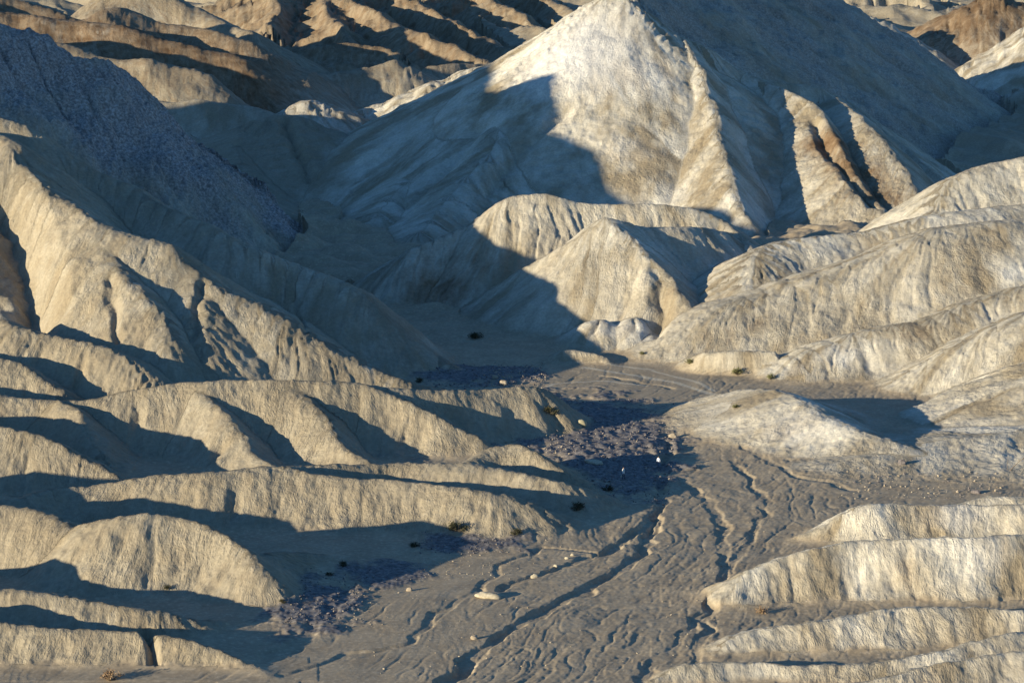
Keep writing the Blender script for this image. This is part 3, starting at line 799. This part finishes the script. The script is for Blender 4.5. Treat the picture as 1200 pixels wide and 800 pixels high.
# dead wood at the right edge
def branch(name, pts, r0, lb, twigs=()):
    base = ground_px(*pts[0]); s_ = base.y / FPX
    path = [base + Vector(((u - pts[0][0]) * s_, i * .05, (pts[0][1] - v) * s_)) for i, (u, v) in enumerate(pts)]
    path[0] = base + Vector((0, 0, -.1))
    rr = [r0 * (1 - .7 * i / (len(path) - 1)) for i in range(len(path))]
    V_, F_ = tube(path, rr, 7)
    root = bpy.data.objects.new(name, None); scene.collection.objects.link(root)
    mesh_obj('trunk', V_, F_, M_WOOD, root, True)
    for (t, du, dv) in twigs:
        q = path[0].lerp(path[-1], t)
        V_, F_ = tube([q, q + Vector((du * s_ * .5, .05, -dv * s_ * .6)), q + Vector((du * s_, .1, -dv * s_))], [r0 * .5, r0 * .35, r0 * .15], 5)
        mesh_obj('twig', V_, F_, M_WOOD, root, True)
    tag(root, lb, 'dead wood', 'dead wood at the right edge')
branch('dead_branch', [(1183,552),(1188,547),(1194,541),(1204,533)], .11, 'bare grey branch leaning up at the right edge', ((.55, -2, -5), (.75, 5, -2)))
branch('dead_sapling', [(1180.5,551),(1180,545),(1180.5,537)], .06, 'thin upright dead stem left of the leaning branch', ((.6, 2, -3),))

# loose stones strewn over wash and gravel: too many to count
srn = np.random.default_rng(11)
def ico(sub):
    bm = bmesh.new(); bmesh.ops.create_icosphere(bm, subdivisions=sub, radius=1)
    v = np.array([q.co[:] for q in bm.verts]); f = np.array([[x_.index for x_ in q.verts] for q in bm.faces]); bm.free(); return v, f
iv, if_ = ico(1)
def scatter(name, boxes, mat, lb):
    VV, FF = [], []; n0 = 0
    for (u0, v0, u1, v1, n, smin, smax) in boxes:
        for _ in range(n):
            u, v = srn.uniform(u0, u1), srn.uniform(v0, v1)
            p = gnd(u, v); z_ = height_at(p[0], p[1])
            if abs(z_ - p[2]) > .9: continue
            sz = smin + (smax - smin) * srn.random() ** 3
            R_ = srn.normal(size=(3, 3)); q, _r = np.linalg.qr(R_)
            w = (iv * (1 + .25 * srn.normal(size=(len(iv), 1)))) * np.array([1, .75, .55]) @ q * sz
            VV.append(w + np.array([p[0], p[1], z_ + sz * .25])); FF.append(if_ + n0); n0 += len(iv)
    VV = np.concatenate(VV); FF = np.concatenate(FF)
    o = mesh_obj(name, VV.tolist(), FF.tolist(), mat)
    o['kind'] = 'stuff'; o['label'] = lb
scatter('loose_stones', [(430,590,900,790,420,.05,.17), (640,480,800,590,260,.06,.22), (480,625,600,680,200,.05,.15), (340,670,440,730,120,.05,.15), (980,545,1180,585,240,.07,.26), (560,425,640,460,260,.08,.3), (480,500,660,535,300,.08,.28)], M_TAN, 'loose pale stones strewn over the wash and gravel bars')
scatter('dark_stones', [(640,470,790,590,900,.08,.28), (1000,540,1190,585,160,.08,.30), (500,428,640,462,380,.1,.32), (490,615,610,650,300,.06,.22), (330,670,440,735,300,.06,.22)], M_GREY, 'dark stones of the gravel bars')

# ------------------------------------------------------------------ two walkers on the gravel
def person(u, v, height, top, trousers, hair_c, turn, lb, long_top):
    p = ground_px(u, v)
    J = {}; E = []; Rr = []; names = []
    def add(name, co, r): J[name] = len(names); names.append(co); Rr.append(r)
    def link(a, b): E.append((J[a], J[b]))
    add('pelvis', (0, 0, .97), (.155, .115)); add('waist', (0, 0, 1.10), (.135, .10)); add('chest', (0, 0, 1.30), (.16, .115)); add('upper', (0, 0, 1.42), (.13, .095))
    add('neck', (0, .005, 1.52), (.055, .055)); add('jaw', (0, -.015, 1.58), (.065, .075)); add('face', (0, -.01, 1.655), (.075, .09)); add('crown', (0, .005, 1.72), (.06, .07))
    for a, b in (('pelvis', 'waist'), ('waist', 'chest'), ('chest', 'upper'), ('upper', 'neck'), ('neck', 'jaw'), ('jaw', 'face'), ('face', 'crown')): link(a, b)
    add('nose', (0, -.11, 1.645), (.014, .014)); link('face', 'nose')
    for sgn, sd in ((-1, 'l'), (1, 'r')):
        fwd = .10 * sgn
        add('hip' + sd, (.095 * sgn, 0, .90), (.095, .10)); add('knee' + sd, (.105 * sgn, -.03 - fwd * .5, .50), (.06, .065)); add('calf' + sd, (.107 * sgn, -.01 - fwd * .7, .32), (.055, .06))
        add('ankle' + sd, (.11 * sgn, .02 - fwd, .09), (.04, .045)); add('heel' + sd, (.11 * sgn, .05 - fwd, .04), (.038, .04)); add('toe' + sd, (.125 * sgn, -.15 - fwd, .03), (.04, .03))
        for a, b in (('pelvis', 'hip'), ('hip', 'knee'), ('knee', 'calf'), ('calf', 'ankle'), ('ankle', 'heel'), ('ankle', 'toe')): link(a if a == 'pelvis' else a + sd, b + sd)
        add('sh' + sd, (.19 * sgn, .01, 1.41), (.065, .065)); add('el' + sd, (.25 * sgn, .03 + fwd * .3, 1.13), (.045, .045)); add('wr' + sd, (.265 * sgn, -.06 + fwd * .6, .90), (.028, .032)); add('palm' + sd, (.268 * sgn, -.075 + fwd * .6, .83), (.018, .036))
        for a, b in (('upper', 'sh'), ('sh', 'el'), ('el', 'wr'), ('wr', 'palm')): link(a if a == 'upper' else a + sd, b + sd)
        for k, (dy, ln) in enumerate(((-.032, .075), (-.011, .085), (.011, .08), (.032, .06))):
            y0 = -.075 + fwd * .6 + dy
            add('f%d' % k + sd, (.266 * sgn, y0 - .004, .785), (.009, .009)); add('g%d' % k + sd, (.255 * sgn, y0 - .012, .785 - ln * .8), (.008, .008))
            link('palm' + sd, 'f%d' % k + sd); link('f%d' % k + sd, 'g%d' % k + sd)
        add('t0' + sd, (.255 * sgn, -.125 + fwd * .6, .83), (.010, .010)); add('t1' + sd, (.245 * sgn, -.14 + fwd * .6, .785), (.009, .009)); link('palm' + sd, 't0' + sd); link('t0' + sd, 't1' + sd)
    me = bpy.data.meshes.new('person_skeleton'); me.from_pydata(names, E, [])
    tmp = bpy.data.objects.new('person_tmp', me); scene.collection.objects.link(tmp)
    md = tmp.modifiers.new('skin', 'SKIN')
    for i, r in enumerate(Rr): me.skin_vertices[0].data[i].radius = r
    me.skin_vertices[0].data[0].use_root = True
    sb = tmp.modifiers.new('sub', 'SUBSURF'); sb.levels = 1; sb.render_levels = 1
    bpy.context.view_layer.update()
    dg = bpy.context.evaluated_depsgraph_get()
    bme = bpy.data.meshes.new_from_object(tmp.evaluated_get(dg)); bpy.data.objects.remove(tmp)
    bme.name = 'person'
    mats = [simple_mat('skin_tone', (.42, .27, .19), (.48, .32, .23)), simple_mat('top_cloth', *top), simple_mat('trouser_cloth', *trousers), simple_mat('shoe_leather', (.05, .04, .035), (.09, .07, .06))]
    for m in mats: bme.materials.append(m)
    for po in bme.polygons:
        c = po.center
        arm = abs(c.x) > .2 and c.z > .7
        po.material_index = 0 if (c.z > 1.50 or (arm and c.z < .93)) else (1 if (c.z > (.72 if long_top else .95) or arm) else (2 if c.z > .09 else 3))
        po.use_smooth = True
    o = bpy.data.objects.new('person', bme); scene.collection.objects.link(o)
    o.location = p; k = height / 1.76; o.scale = (k, k, k); o.rotation_euler = (0, 0, turn)
    tag(o, lb, 'person')
    bm = bmesh.new(); bmesh.ops.create_uvsphere(bm, u_segments=14, v_segments=9, radius=1)
    for q in bm.verts:
        q.co = Vector((q.co.x * .088, q.co.y * .105 + .018, q.co.z * .10 + 1.685))
    bmesh.ops.delete(bm, geom=[q for q in bm.verts if q.co.z < 1.60 or (q.co.y < -.055 and q.co.z < 1.71)], context='VERTS')
    hm = bpy.data.meshes.new('hair'); bm.to_mesh(hm); bm.free(); hm.materials.append(simple_mat('hair', hair_c, tuple(c * 1.6 for c in hair_c)))
    ho = bpy.data.objects.new('hair', hm); scene.collection.objects.link(ho); ho.parent = o
    return o
person(730.5, 561, 1.86, ((.74, .68, .60), (.80, .74, .66)), ((.05, .05, .06), (.08, .08, .09)), (.03, .02, .015), .9, 'walker in a long light top and dark trousers standing on the shaded gravel', True)
person(771.5, 548, 1.72, ((.72, .74, .78), (.80, .82, .85)), ((.09, .11, .16), (.13, .15, .2)), (.04, .03, .02), -.6, 'walker in a white shirt standing farther right by the channel bend', False)
